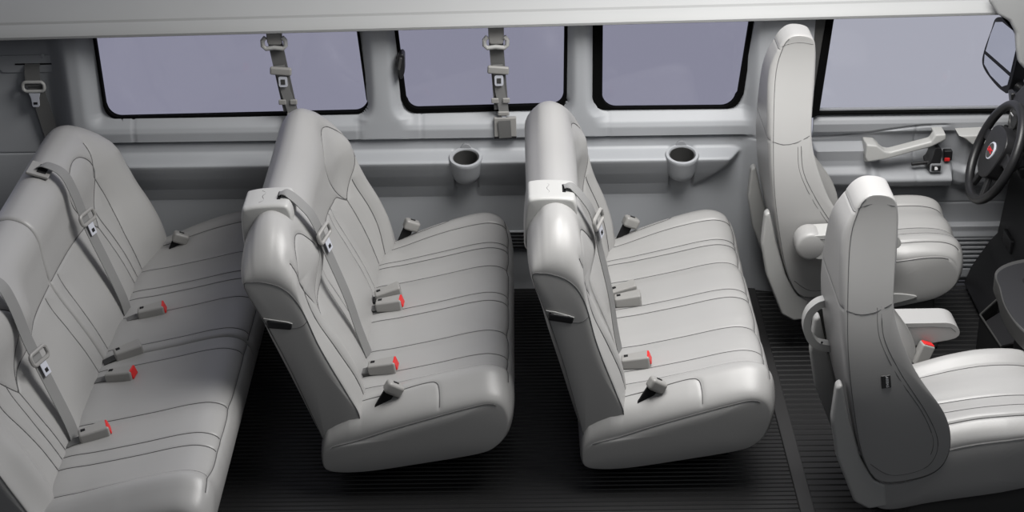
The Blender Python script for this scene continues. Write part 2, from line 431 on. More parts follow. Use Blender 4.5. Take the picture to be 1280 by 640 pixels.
        ns = [[(y, sx(.515)) for y in np.linspace(y0+(.05 if e0 else .01), y1-(.05 if e1 else .01), 40)]]
        c.groove(ns, .0025, .004, .002, .012)
        for sg, e, ye in ((1, e0, y0), (-1, e1, y1)):
            if e and end_handle: c.groove([cat([(ye+sg*.055, sx(-.05)), (ye+sg*.062, sx(.1)), (ye+sg*.066, sx(.22)), (ye+sg*.055, sx(.262)), (ye+sg*.015, sx(.272)), (ye-sg*.02, sx(.272))], 8)], .002, .004, .001, .01)
        c.build('seat_cushion', LEA, root)
        pm = MB(); n = 0
        for e, fl, sg in ((0, e0, -1), (1, e1, 1)):
            if fl: MB().tube(toparc(c.ends[e], x0-.11, x0+.475)+[0, sg*.0015, 0], .0014, 5).build('edge_piping', THR, c.obj)
        pads.append(c)
    # frame and legs
    f = MB().rbox((x0+.18, (ya+yb)/2, .105), (.44, (yb-ya)*.86, .035), .008)
    f.build('seat_frame', BLKM, root)
    for yl in (ya+.24, yb-.24):
        l = MB().prism([(x0-.07, 0), (x0+.40, 0), (x0+.40, .02), (x0+.31, .03), (x0+.27, .10), (x0+.02, .10), (x0, .03), (x0-.07, .02)], 'y', yl-.025, yl+.025, .004)
        l.build('leg', BLKM, root)
    T = lambda q: rotp([(q[0], q[1]*zs)], rotdeg, piv)[0]+[x0, 0]
    if guide is not None:
        gq = [(-.398, .86), (-.385, .81), (-.335, .80), (-.285, .85), (-.232, .915), (-.222, .955), (-.230, 1.004), (-.258, 1.020), (-.37, 1.012), (-.398, .985)]
        gi = [(-.391, .868), (-.378, .82), (-.335, .81), (-.29, .857), (-.240, .920), (-.232, .955), (-.240, .994), (-.264, 1.008), (-.365, 1.000), (-.389, .976)]
        g = Pad(rotp(gq, rotdeg, piv)+[x0, 0], rotp(gi, rotdeg, piv)+[x0, 0], rotp(gi, rotdeg, piv)+[x0, 0], guide-.08, guide+.085, .020, step=.006, res=.006, puff=.003)
        go = g.build('belt_guide', PLA, root, label='hard grey shoulder belt guide cover')
        a = T((-.272, 1.019/zs)); MB().rbox((a[0], guide+.0, a[1]-.002), (.012, .066, .010), .002).build('belt_slot', BLKM, go)
        q = T((-.325, 1.0165/zs)); MB().tube(cat([(q[0]-.012, guide-.05, q[1]), (q[0]+.002, guide-.03, q[1]+.0003), (q[0]-.006, guide, q[1]+.0005), (q[0]+.002, guide+.03, q[1]+.0003), (q[0]-.012, guide+.05, q[1])], 6), .0014, 5).build('guide_crease', THR, go)
    for (path, lf, plate) in straps:
        pts = cat([(T((a, z))[0], y, T((a, z))[1]) for a, y, z in path], 10)
        st = MB().ribbon(pts, (0.32, 1, -.1), .054, .0025).build('shoulder_belt', WEBL, root)
        i = int(lf*(len(pts)-1)); d = pts[min(i+2, len(pts)-1)]-pts[i-2]
        n = np.array([.45, -.1, .25])*.02
        latch(pts[i]+n, d, (0.4, 1, 0), st, 1.3)
        if plate:
            a = T(plate[:2]); m = MB()
            rot = Matrix.Rotation(R(-plate[3]), 3, 'Y')
            po = m.rbox((a[0], plate[2], a[1]), (.085, .11, .012), .004, rot).build('belt_bezel', PLD, root)
            MB().rbox(Vector((a[0], plate[2], a[1]))+rot @ Vector((.01, 0, .0065)), (.034, .070, .004), .001, rot).build('bezel_slot', BLKM, po)
    for b_ in buckles: buckle(b_[0], b_[1], root, *b_[2:])
    for a_ in anchors: anchor(a_[0], root, *a_[1:])
    return root

G = 'passenger benches along the van'
cs3 = [(1.235, 0), (1.138, 0), (1.10, 0), (.955, 1), (.714, 0), (.647, 0), (.423, 1), (.235, 0), (.155, 1)]
bench('light grey leather bench directly behind the two front bucket seats', G, .350, 5.2, [(0, 1.36, True, True)], .68, .49, (.26, .20), cs3,
      amp=.07, guide=.31, straps=[([(-.272, .31, 1.028), (-.245, .312, 1.028), (-.200, .315, .985), (-.160, .325, .92), (-.12, .345, .78), (-.065, .365, .60), (-.03, .38, .45), (.0, .39, .34)], .46, None)],
      buckles=[((.345, .27, .352), -4, True), ((.335, .80, .352), 6, False, 14), ((.345, .745, .352), 0, False)],
      anchors=[((.420, .030, .335), 15, 32), ((.415, 1.30, .365), 15)])
bench('light grey leather bench in the middle row, between the other two benches', G, -.56, 0, [(0, 1.36, True, True)], .68, .49, (.26, .20), [(y, s) for y, s in cs3],
      guide=.31, straps=[([(-.272, .31, 1.028), (-.245, .312, 1.028), (-.200, .315, .985), (-.160, .325, .92), (-.12, .345, .78), (-.065, .365, .60), (-.03, .38, .45), (.0, .39, .34)], .50, None)],
      buckles=[((-.565, .25, .352), -3, True), ((-.575, .80, .352), 10, False, 14), ((-.57, .735, .352), -3, True)],
      anchors=[((-.495, .030, .335), 15, 32), ((-.485, 1.30, .365), 15)])
bench('long darker grey leather rear bench with a split back at the far left', G, -1.515, 0, [(-.66, .388, True, False), (.398, 1.42, False, True)], .39, .64, (.085,),
      [(1.30, 0), (1.107, 0), (.93, 0), (.86, 0), (.72, 1), (.455, 0), (.30, 0), (-.07, 1), (-.277, 0), (-.356, 0), (-.52, 1)], zs=.94,
      straps=[([(-.285, .80, .99), (-.25, .80, 1.0), (-.19, .795, .965), (-.155, .79, .88), (-.12, .785, .74), (-.06, .775, .56), (-.015, .765, .42), (.0, .76, .34)], .55, (-.275, .978*1.0, .80, -18)),
              ([(-.285, -.12, .99), (-.25, -.12, 1.0), (-.19, -.125, .965), (-.155, -.13, .88), (-.12, -.14, .74), (-.06, -.155, .56), (-.015, -.165, .42), (.0, -.17, .34)], .62, (-.275, .978, -.12, -18))],
      buckles=[((-1.475, .69, .352), 8, True), ((-1.50, .36, .352), 22, False), ((-1.50, .22, .350), -6, True), ((-1.51, -.20, .350), 18, True)],
      anchors=[((-1.43, 1.26, .34), 15)], end_handle=False, ow=1.3)

# ------------------------------------------------------------------ front bucket seats
def bucket(x0, yc, hw, label, dz=0):
    """x0 shifts the profile, yc centre line, hw half width"""
    root = thing('bucket_seat', (x0+1.45, yc, 0), label, 'car seat', 'front bucket seats')
    sh = np.array([x0, 0])
    M = np.array([(1.25, .29), (1.30, .34), (1.32, .43), (1.29, .55), (1.215, .713), (1.180, .90), (1.190, 1.08), (1.192, 1.19), (1.180, 1.240), (1.13, 1.258),
                  (1.085, 1.248), (1.048, 1.20), (1.010, 1.08), (1.016, .77), (1.062, .50), (1.112, .34), (1.165, .275)])+sh
    E = np.array([(1.30, .285), (1.365, .33), (1.385, .42), (1.352, .54), (1.238, .713), (1.174, .90), (1.182, 1.08), (1.184, 1.19), (1.172, 1.238), (1.13, 1.252),
                  (1.090, 1.244), (1.062, 1.20), (1.036, 1.08), (1.032, .77), (1.072, .50), (1.118, .34), (1.18, .27)])+sh
    rad = [.06, .09, .10, .10, .09, .06, .05, .06, .08, .08, .08, .07, .06, .07, .07, .05, .04]
    def deform(P):
        P = P.copy(); z = P[..., 2]; P[..., 2] = z+dz*np.clip((z-.7)/.5, 0, 1); t = np.clip((z-.50)/.78, 0, 1); t = t**1.35; t = t*t*(3-2*t)
        w = 1-.74*t-.05*np.clip((.6-z)/.3, 0, 1)
        P[..., 1] = yc+(P[..., 1]-yc)*w; return P
    b = Pad(M, E, E, yc-hw-.012, yc+hw+.012, rad, step=.005, res=.006, deform=deform, puff=.006)
    top = int(np.argmax(b.Mc[:, 1])); fr = b.Mc[:top]
    S = lambda z: float(np.interp(z, fr[:, 1], b.arc[:top]))
    rear = b.Mc[top:]; SR = lambda z: float(np.interp(-z, -rear[::1, 1][np.argsort(-rear[:, 1])], b.arc[top:][np.argsort(-rear[:, 1])]))
    L = []
    for sg in (-1, 1):
        L.append(cat([(yc+sg*u, S(z)) for u, z in [(hw*.42, 1.15), (hw*.5, 1.0), (hw*.5, .8), (hw*.45, .6), (hw*.45, .45), (hw*.45, .32)]], 8))
        L.append(cat([(yc+sg*u, S(z)) for u, z in [(hw*.15, .86), (hw*.15, .6), (hw*.15, .45), (hw*.15, .32)]], 8))
    for z in (1.22, .88): L.append([(y, S(z)) for y in np.linspace(yc-hw*.85, yc+hw*.85, 20)])
    b.groove(L, .004, .005, .004, .02)
    s1, s2 = b.arc[np.argmin(abs(b.Mc[:, 1]-1.2)+(np.arange(len(b.Mc)) < top)*9)], b.arc[np.argmin(abs(b.Mc[:, 1]-.90)+(np.arange(len(b.Mc)) < top)*9)]
    b.groove([[(y, s1) for y in np.linspace(yc-hw, yc+hw, 30)]], .0025, .004, 0, .02)
    b.groove([[(y, s2) for y in np.linspace(yc-hw, yc+hw, 30)]], .0025, .004, 0, .02)
    b.build('backrest', LEA, root)
    pm = MB(); t = lambda pts: [(x+x0, z) for x, z in pts]
    ring = deform(b.ends[0][None])[0]; n = len(ring)
    for e, sg in ((0, -1), (1, 1)):
        ring = deform(b.ends[e][None])[0]
        k0 = int(np.argmax(ring[:, 2])); seg = ring[k0+6:][::4]
        pm.tube(seg+[0, sg*.0008, 0], .0013, 5)
        b.cap_line(e, t([(z_[0], z_[1]+dz) for z_ in [(1.062, 1.212), (1.09, 1.222), (1.13, 1.226), (1.180, 1.218)]]), mb=pm, r=.0010)
        b.cap_line(e, t([(z_[0], z_[1]+dz*.4) for z_ in [(1.026, .895), (1.07, .885), (1.12, .893), (1.168, .915)]]), mb=pm, r=.0016)
        b.cap_line(e, t([(1.135, .895), (1.145, .80), (1.20, .69), (1.29, .55), (1.34, .44), (1.335, .36), (1.29, .315), (1.20, .300), (1.13, .345)]), mb=pm)
        b.cap_line(e, t([(1.122, .893), (1.131, .80), (1.188, .685), (1.278, .55), (1.326, .44), (1.322, .37)]), mb=pm, r=.0010)
    pm.build('panel_stitching', THR, b.obj)
    # cushion
    MCu = np.array([(1.18, .19), (1.19, .34), (1.28, .425), (1.42, .458), (1.58, .482), (1.71, .482), (1.785, .455), (1.812, .395), (1.795, .32), (1.74, .265), (1.6, .235), (1.4, .20), (1.25, .165)])+sh
    ECu = np.array([(1.155, .18), (1.155, .26), (1.28, .340), (1.42, .395), (1.58, .428), (1.69, .438), (1.755, .425), (1.785, .375), (1.770, .31), (1.70, .265), (1.58, .235), (1.4, .195), (1.22, .155)])+sh
    def dc(P):
        P = P.copy(); x = P[..., 0]-x0; w = 1+.10*np.clip((x-1.32)/.25, 0, 1); P[..., 1] = yc+(P[..., 1]-yc)*w; return P
    def exc(P, s):
        P = P.copy(); u = np.abs(P[..., 1]-yc); up = s.ss < s.arc[-1]*.45
        P[..., 2] += sm(P[..., 2], .33, .42)*sm(P[..., 0]-x0, 1.2, 1.5)*.022*np.exp(-((u-hw*.68)/.055)**2)
        P[..., 0] -= .022*np.clip((u/hw), 0, 1)**3*np.clip((P[..., 0]-x0-1.5)/.25, 0, 1)
        return P
    c = Pad(MCu, ECu, ECu, yc-hw+.016, yc+hw-.016, [.05, .07, .08, .08, .08, .075, .07, .06, .05, .04, .03, .03, .03], deform=dc, extra=exc)
    nose = int(np.argmax(c.Mc[:, 0])); sx = lambda x: float(np.interp(x+x0, c.Mc[:nose, 0], c.arc[:nose]))
    c.groove([[(yc+u, sx(x)) for x in np.linspace(1.25, 1.80, 30)] for u in (-.195, -.045, .125)], .0042, .0055, .012, .045)
    c.groove([[(yc+u, sx(x)) for x in np.linspace(1.25, 1.79, 30)] for u in (-.125,)], .003, .005, .002, .03)
    c.build('seat_cushion', LEA, root)
    pm = MB()
    for e, sg in ((0, -1), (1, 1)):
        ring = dc(c.ends[e][None])[0]; MB().tube(toparc(ring, x0+1.18, x0+1.735)+[0, sg*.0012, 0], .0013, 5).build('edge_piping', THR, c.obj)
    # back shell: the hard cover strip behind the lower backrest
    sp = t([(1.004, .63), (1.022, .64), (1.056, .50), (1.10, .36), (1.150, .275), (1.19, .255), (1.20, .17), (1.140, .160), (1.090, .19), (1.022, .36), (.996, .50)])
    for ya_ in (yc-hw+.008, yc+hw-.056): MB().prism(sp, 'y', ya_, ya_+.048, .014, 4).build('side_cover', PLA, root, label='smooth plastic cover at the foot of the backrest')
    # pedestal
    MB().prism(t([(1.26, 0), (1.74, 0), (1.70, .26), (1.30, .22)]), 'y', yc-hw+.05, yc+hw-.05, .015).build('pedestal', DGR, root)
    lv = cat([(1.37, .30), (1.42, .315), (1.48, .322), (1.555, .308), (1.48, .282), (1.42, .272), (1.38, .28)], 5, True)
    if yc > .5: MB().prism([(p[0]+x0+.06, p[1]-.03) for p in lv], 'y', yc-hw-.022, yc-hw+.02, .004).build('adjuster_handle', PLA, root)
    return root, b
drv, bd = bucket(-.055, 1.19, .255, 'light grey leather driver bucket seat facing the steering wheel', .04)
pas, bp_ = bucket(.005, -.13, .265, 'light grey leather front passenger bucket seat nearest the camera', -.03)

def armrest(par, xa, xb, ya, yb, z0, drum=True):
    n = MB(); h = .080
    top = [(xa, z0-.02), (xa+.02, z0), (xb-.10, z0+.004), (xb-.03, z0), (xb, z0-.028), (xb-.006, z0-.056), (xb-.06, z0-.072), (xa+.12, z0-.098), (xa+.01, z0-.095)]
    n.prism([tuple(p) for p in cat(top, 4, True)], 'y', ya, yb, .012, 4)
    o = n.build('armrest', PLA if drum else LEA, par)
    if drum:
        MB().lathe([(.001, -.0), (.045, 0), (.055, .008), (.058, .02), (.058, .085), (.055, .097), (.045, .105), (.001, .105)], (xa+.0, ya-.002, z0-.05), (0, 1, 0)).build('armrest_pivot', LEA, o)
    MB().tube([(xa+.03, ya-.0005, z0-.016), (xb-.1, ya-.0005, z0-.012), (xb-.03, ya-.0005, z0-.017), (xb-.014, ya-.0005, z0-.032)], .0012, 5).build('armrest_seam', THR, o)
armrest(drv, 1.11, 1.45, .80, .905, .605)
armrest(pas, 1.19, 1.535, .165, .275, .560, drum=False)
# grab handle, pivot and buckle of the passenger seat
h = MB(); pts = cat([(1.09, .0, .735), (1.045, .0, .728), (1.010, .0, .695), (1.000, .0, .648), (1.012, .0, .600), (1.045, .0, .565), (1.10, .0, .55)], 8)
pts[:, 0] -= .030*np.clip((1.10-pts[:, 0])/.06, 0, 1); pts[:, 1] = .02
h.ribbon(pts, (0, 1, 0), .040, .026); gh = h.build('grab_handle', PLA, pas, label='light grey looped handle on the seat back')
MB().lathe([(.001, 0), (.004, 0), (.004, .003), (.001, .003)], (1.024, .0005, .583), (0, -1, 0), 12).build('handle_screw', DGR, gh)
MB().lathe([(.001, 0), (.055, 0), (.062, .012), (.062, .06), (.05, .075), (.001, .075)], (1.055, .14, .585), (0, 1, 0)).build('armrest_pivot', DGR, pas)
rb = Matrix.Rotation(R(12), 3, "Z") @ Matrix.Rotation(R(22), 3, "Y")
bb = MB().rbox((1.408, .143, .452), (.05, .04, .085), .007, rb).build('buckle', PLD, pas)
MB().rbox(Vector((1.408, .143, .452))+rb @ Vector((0, 0, .042)), (.042, .03, .008), .003, rb).build('release_button', RED, bb, label='red release button')
# airbag tag on the side of the passenger backrest
def textmesh(body, size, M, m, name, par, ext=.0006, bold=0):
    cu = bpy.data.curves.new(name, 'FONT'); cu.body = body; cu.size = size; cu.extrude = ext; cu.align_x = 'CENTER'; cu.align_y = 'CENTER'; cu.offset = bold
    o = bpy.data.objects.new('tmp', cu); C.objects.link(o); bpy.context.view_layer.update()
    me = bpy.data.meshes.new_from_object(o.evaluated_get(bpy.context.evaluated_depsgraph_get())); bpy.data.objects.remove(o)
    me.materials.clear(); me.materials.append(m); me.transform(M); me.name = name
    return place(me, name, par)
cap = bp_.caps[0]; k = int(np.argmin(np.hypot(cap[:, 0]-1.165, cap[:, 2]-.655))); ty = cap[k, 1]
rt = Matrix.Rotation(R(-8), 3, 'Y')
tg = MB().rbox((1.160, ty-.003, .662), (.030, .006, .046), .0015, rt).build('airbag_tag', DGR, bp_.obj, label='small dark woven tag with white letters')
textmesh('AIRBAG', .0115, Matrix.Translation((1.163, ty-.0068, .662)) @ Matrix.Rotation(R(82), 4, 'Y') @ Matrix.Rotation(R(90), 4, 'X'), WHT, 'tag_lettering', tg, .0004, .0003)

# ------------------------------------------------------------------ the van body
def sm(x, a, b): t = np.clip((x-a)/(b-a), 0, 1); return t*t*(3-2*t)
WINS = {1: dict(bl=(-1.712, .812), br=(-.620, .822), tl=-1.725, tr=-.655, g=.004, gr=.008),
        2: dict(bl=(-.474, .822), br=(.200, .830), tl=-.505, tr=.205, g=.014, gr=.014),
        3: dict(bl=(.305, .826), br=(.918, .824), tl=.305, tr=.965, g=.001, gr=.014, gl=.042, gR=.018)}
ZT = 1.262
def win_poly(w, off=0, r=.055, top=ZT):
    zb0, zb1 = w['bl'][1], w['br'][1]; H = top-zb0
    xl = lambda z: w['bl'][0]+(w['tl']-w['bl'][0])*(z-zb0)/(1.25-zb0)
    xr = lambda z: w['br'][0]+(w['tr']-w['br'][0])*(z-zb1)/(1.25-zb1)
    P = [(xl(top)+off, top-off), (xl(zb0+r)+off, zb0+r)]
    for k in range(1, 8):
        a = R(180+90*k/8); P.append((xl(zb0)+r+math.cos(a)*(r-off), zb0+r+math.sin(a)*(r-off)))
    P += [(w['bl'][0]+r, zb0+off), (w['br'][0]-r, zb1+off)]
    for k in range(1, 8):
        a = R(270+90*k/8); P.append((xr(zb1)-r+math.cos(a)*(r-off), zb1+r+math.sin(a)*(r-off)))
    P += [(xr(zb1+r)-off, zb1+r), (xr(top)-off, top-off)]
    return np.array(P)
def inside_sdf(X, Z, poly):
    """negative inside"""
    D = np.full(X.shape, 9.); ins = np.zeros(X.shape, bool); n = len(poly); GX = np.zeros(X.shape); GZ = np.zeros(X.shape)
    for i in range(n):
        a, b = poly[i], poly[(i+1) % n]; d = b-a; L2 = d@d+1e-12
        t = np.clip(((X-a[0])*d[0]+(Z-a[1])*d[1])/L2, 0, 1); qx, qz = a[0]+t*d[0], a[1]+t*d[1]
        dd = np.hypot(X-qx, Z-qz); m = dd < D; D = np.where(m, dd, D); GX = np.where(m, qx, GX); GZ = np.where(m, qz, GZ)
        c = ((a[1] > Z) != (b[1] > Z)) & (X < (b[0]-a[0])*(Z-a[1])/(b[1]-a[1]+1e-15)+a[0]); ins ^= c
    return np.where(ins, -D, D), GX, GZ
ZP = np.array([0, .02, .44, .50, .56, .60, .622, .632, .640, .652, .662, .698, .703, .709, .716, .755, .775, .815, .835, 1.5])
YP = np.array([1.575, 1.578, 1.578, 1.555, 1.520, 1.500, 1.490, 1.488, 1.496, 1.560, 1.572, 1.575, 1.592, 1.592, 1.556, 1.553, 1.560, 1.592, 1.600, 1.600])
def wallY(X, Z):
    base = np.interp(Z, ZP, YP)
    flat = np.interp(Z, [0, .44, .66, .698, .703, .709, .716, .8, 1.5], [1.578, 1.578, 1.572, 1.575, 1.592, 1.592, 1.570, 1.570, 1.570])
    # arm ledge dies away towards the B-pillar along a curve
    xe = .90-.20*np.clip((.64-Z)/.18, 0, 1)**1.6
    led = 1-sm(X, xe-.03, xe+.03)
    for cx in (-.222, .676): led = led*(np.abs(X-cx) > .050)
    led = np.where(Z > .675, 1, led)
    xl = sm(X, -1.72, -1.62)
    Y = flat+(base-flat)*led*np.where(Z > .675, 1, xl)
    # pillars between the windows stand proud and flare into the sill
    def pillar(x0, x1, amp=.05):
        return amp*sm(X, x0-.045, x0+.01)*(1-sm(X, x1-.01, x1+.045))
    m = sm(Z, .700, .72)
    fl = .05*np.exp(-np.clip(Z-.74, 0, 9)/.06)
    fl = .035*np.exp(-np.clip(Z-.80, 0, 9)/.03)
    for a_, b_ in ((-.600, -.520), (.228, .285)):
        p = m*sm(X, a_-.05-fl, a_+.012-fl)*(1-sm(X, b_-.012+fl, b_+.05+fl))
        Y = Y*(1-p)+(1.553+.012*((X-(a_+b_)/2)/.08)**2*sm(Z, .78, .86)*(np.abs(X-(a_+b_)/2) < .09))*p
    # sill inserts: thin joints
    for xj in (-1.60, -.665, -.40, .375, .845): Y = Y+.004*np.exp(-((X-xj)/.0035)**2)*((Z > .712) & (Z < .83))
    for xj in (-.36,): Y = Y+.003*np.exp(-((X-xj)/.003)**2)*((Z > .44) & (Z < .70))
    # D-pillar and rear quarter recess
    dp = (1-sm(X, -1.80, -1.72))
    Y = Y*(1-dp)+1.555*dp
    rec = 1-sm(X, -1.945, -1.835)
    Y = Y+.085*rec
    Y = Y+.004*np.exp(-((Z-.64)/.003)**2)*rec
    # B-pillar column
    bp = sm(X, .925, .985)
    col = 1.545-.030*np.exp(-((X-1.10)/.09)**2)+.004*np.exp(-((Z-.70)/.003)**2)
    Y = Y*(1-bp)+col*bp
    return Y
holes = [win_poly(w) for w in WINS.values()]
def heightwall(name, mtl, xs, zs, fY, holes, thick=.02):
    X, Z = np.meshgrid(xs, zs, indexing='ij'); keep = np.ones(X.shape, bool); h = np.hypot(xs[1]-xs[0], zs[1]-zs[0])*.55
    for p in holes:
        sd, gx, gz = inside_sdf(X, Z, p); near = np.abs(sd) < h; X = np.where(near, gx, X); Z = np.where(near, gz, Z)
        keep &= ~((sd < 0) & ~near)
    Y = fY(X, Z); nx, nz = X.shape
    V = np.stack([X, Y, Z], -1).reshape(-1, 3); V2 = V+[0, thick, 0]
    idx = np.arange(nx*nz).reshape(nx, nz); k4 = keep[:-1, :-1] & keep[1:, :-1] & keep[1:, 1:] & keep[:-1, 1:]
    # drop cells whose centre falls in a hole
    cx = (X[:-1, :-1]+X[1:, 1:])/2; cz = (Z[:-1, :-1]+Z[1:, 1:])/2
    for p in holes:
        sd, _, _ = inside_sdf(cx, cz, p); k4 &= ~(sd < 0)
    q = np.stack([idx[:-1, :-1][k4], idx[1:, :-1][k4], idx[1:, 1:][k4], idx[:-1, 1:][k4]], -1)
    n = nx*nz; q2 = q[:, ::-1]+n
    E = np.concatenate([q[:, [0, 1]], q[:, [1, 2]], q[:, [2, 3]], q[:, [3, 0]]])
    key = {}
    for a, b in E.tolist():
        if (b, a) in key: del key[(b, a)]
        else: key[(a, b)] = 1
    side = [(b, a, a+n, b+n) for a, b in key]
    F = q.tolist()+q2.tolist()+side
    V = np.concatenate([V, V2]); used = np.unique(np.concatenate([np.array(F).ravel()])); mp = -np.ones(len(V), int); mp[used] = np.arange(len(used))
    mb = MB(); mb.add(V[used], [tuple(mp[list(f)]) for f in F], fix=False)
    return mb
xs = np.unique(np.r_[np.arange(-2.40, 1.215, .009)]); zs = np.unique(np.r_[np.arange(0, .44, .02), np.arange(.44, .86, .004), np.arange(.86, 1.271, .010)])
wl = struct(heightwall('w', WAL, xs, zs, wallY, holes).build('wall_left', WAL, angle=60))
# things moulded into the wall: cup holders
for cx in (-.222, .676):
    prof = [(.001, -.115), (.034, -.113), (.052, -.100), (.060, -.075), (.064, -.04), (.068, -.014), (.070, -.003), (.067, .004), (.057, .005), (.053, 0), (.051, -.02), (.048, -.07), (.001, -.075)]
    ax = (0, -.25, .968); cc = (cx, 1.508, .648)
    o = MB().lathe(prof, cc, ax, 48).build('cup_holder', WAL, wl, label='round moulded cup holder with a raised rim')
    MB().lathe([(.001, -.073), (.047, -.072), (.0515, -.001), (.0495, -.001), (.045, -.068), (.001, -.069)], cc, ax, 40).build('cup_liner', DGR, o)
    MB().prism([tuple(p) for p in cat([(cx-.030, .655), (cx-.012, .683), (cx+.012, .683), (cx+.030, .655)], 6)], 'y', 1.562, 1.585, .003).build('cup_relief', DPL, o)
# floor vent
vt = MB().rbox((.02, 1.574, .236), (.22, .012, .085), .004).build('vent', WAL, wl)
for k in range(5): MB().rbox((.02, 1.5675, .204+k*.016), (.20, .004, .0085), .001).build('vent_slot', BLKM, vt)
# lower corner trim foot of the B-pillar
MB().rbox((1.13, 1.50, .03), (.08, .05, .05), .01).build('seat_belt_cover', BLKM, wl)
MB().lathe([(.001, 0), (.018, 0), (.022, -.004), (.018, -.006), (.001, -.006)], (1.005, 1.541, 1.215), (0, 1, 0)).build('trim_plug', WAL, wl)
MB().lathe([(.001, 0), (.018, 0), (.022, -.004), (.018, -.006), (.001, -.006)], (1.085, 1.513, 1.215), (0, 1, 0)).build('trim_plug', WAL, wl)
# rear quarter belt slot
bz = MB(); bz.prism([(x-1.99, z+1.04) for x, z in rrect(.30, .075, .02)], 'y', 1.632, 1.645, .004).build('belt_bezel', WAL, wl)
MB().rbox((-1.99, 1.632, 1.040), (.165, .006, .006), .001).build('bezel_slot', BLKM, wl)
MB().lathe([(.001, 0), (.008, 0), (.010, -.003), (.006, -.005), (.001, -.005)], (-1.955, 1.633, 1.075), (0, 1, 0), 16).build('trim_plug', WAL, wl)

def window(i, w):
    P = win_poly(w, off=-.006, r=.055); Q = win_poly(w, off=w['g'], r=.06)
    if 'gl' in w:
        xm = (w['bl'][0]+w['br'][0])/2; Q[:, 0] += np.where(Q[:, 0] < xm, w['gl']-w['g'], -(w['gR']-w['g']))
    # frame ring: outline P out, Q in
    n = min(len(P), len(Q)); V = []; F = []
    for y in (1.588, 1.618):
        for p in P[:n]: V.append((p[0], y, p[1]))
        for p in Q[:n]: V.append((p[0], y, p[1]))
    for k in range(n-1):
        F += [(k, k+1, n+k+1, n+k), (2*n+k, 3*n+k, 3*n+k+1, 2*n+k+1), (n+k, n+k+1, 3*n+k+1, 3*n+k), (k, 2*n+k, 2*n+k+1, k+1)]
    F += [(0, n, 3*n, 2*n), (n-1, 3*n-1, 4*n-1, 2*n-1)]
    V = np.array(V)
    me = MB().add(V, F).build('window_%d' % i, GASK, angle=30); struct(me)
    G_ = win_poly(w, off=.004)
    MB().prism([tuple(p) for p in G_], 'y', 1.604, 1.609).build('window_glass', TINT, me, smooth=False)
    return me
W = {i: window(i, w) for i, w in WINS.items()}
lt = MB().prism([(x-.478, z+1.045) for x, z in [(-.020, .01), (-.008, .045), (.010, .052), (.018, .04), (.016, -.03), (.004, -.062), (-.006, -.055), (-.012, -.02)]], 'y', 1.535, 1.60, .006)
lo = lt.build('window_latch', BLK, W[2], label='small black flip latch')
MB().rbox((-.480, 1.531, 1.055), (.012, .01, .055), .004, Matrix.Rotation(R(12), 3, 'Y')).build('latch_lever', DGR, lo)

# headliner rail along the top of the wall
RP = [(1.70, .0), (1.52, .0), (1.485, -.003), (1.468, .004), (1.466, .014), (1.474, .026), (1.492, .042), (1.510, .052), (1.520, .044), (1.524, .058), (1.545, .074), (1.60, .105), (1.66, .13), (1.72, .15), (1.72, .0)]
nx = 40; V = []; F = []
for i in range(nx+1):
    x = -2.4+4.45*i/nx; z0 = 1.222+.0122*x
    for y, dz in RP: V.append((x, y, z0+dz))
m_ = len(RP)
for i in range(nx):
    for k in range(m_):
        l = (k+1) % m_; F.append((i*m_+k, i*m_+l, (i+1)*m_+l, (i+1)*m_+k))
F += [tuple(reversed(range(m_))), tuple(range(nx*m_, nx*m_+m_))]
struct(MB().add(V, F).build('ceiling', HEAD, angle=35))
# A-pillar trim at the windscreen
ap = MB().prism([(1.86, 1.32), (1.90, 1.262), (1.95, 1.235), (1.980, 1.185), (1.990, 1.12), (2.005, 1.06), (2.05, 1.015), (2.14, 1.02), (2.3, 1.1), (2.3, 1.36), (1.86, 1.36)], 'y', 1.42, 1.462, .014, 4)
ao = struct(ap.build('trim_1', HEAD, angle=50))
MB().prism([tuple(p) for p in cat([(2.06, 1.115), (2.055, 1.09), (2.07, 1.065), (2.10, 1.055), (2.14, 1.07), (2.15, 1.11), (2.11, 1.13)], 4, True)], 'y', 1.412, 1.426).build('handle_recess', BLKM, ao)
sl = MB().prism([(1.885, 1.29), (1.93, 1.235), (1.985, 1.175), (2.04, 1.12), (2.30, .95), (2.3, 1.3)], 'y', 1.50, 1.53, .006)
struct(sl.build('trim_2', GASK))

# floor
def ribbed(x0, x1, y0, y1, pitch, duty, h):
    ys = []; y = y0
    prof = []
    n = int((y1-y0)/pitch)
    for i in range(n):
        a = y0+i*pitch
        prof += [(a, 0), (a+pitch*duty*.5, 0), (a+pitch*(duty*.5+.08), h), (a+pitch*(1-.08), h)]
    prof.append((y1, 0)); k = len(prof); nx = 12; V = []; F = []
    for i in range(nx+1):
        x = x0+(x1-x0)*i/nx
        for (y, z) in prof: V.append((x, y, z-.004))
        for (y, z) in prof: V.append((x, y, -.03))
    for i in range(nx):
        for j in range(k-1):
            a = i*2*k+j; b = (i+1)*2*k+j; F += [(a, b, b+1, a+1), (a+k, a+k+1, b+k+1, b+k)]
        F += [(i*2*k, i*2*k+k, (i+1)*2*k+k, (i+1)*2*k), (i*2*k+k-1, (i+1)*2*k+k-1, (i+1)*2*k+2*k-1, i*2*k+2*k-1)]
    return np.array(V), F
fm = MB(); fm.add(*ribbed(-2.4, .965, -.75, 1.64, .0265, .5, .004)); fm.add(*ribbed(1.005, 2.5, -.75, 1.64, .0375, .5, .004))
fl = struct(fm.build('floor', FLO, angle=25))
tb = struct(MB().rbox((.985, .44, .0), (.052, 2.36, .014), .004).build('trim_3', STRP))

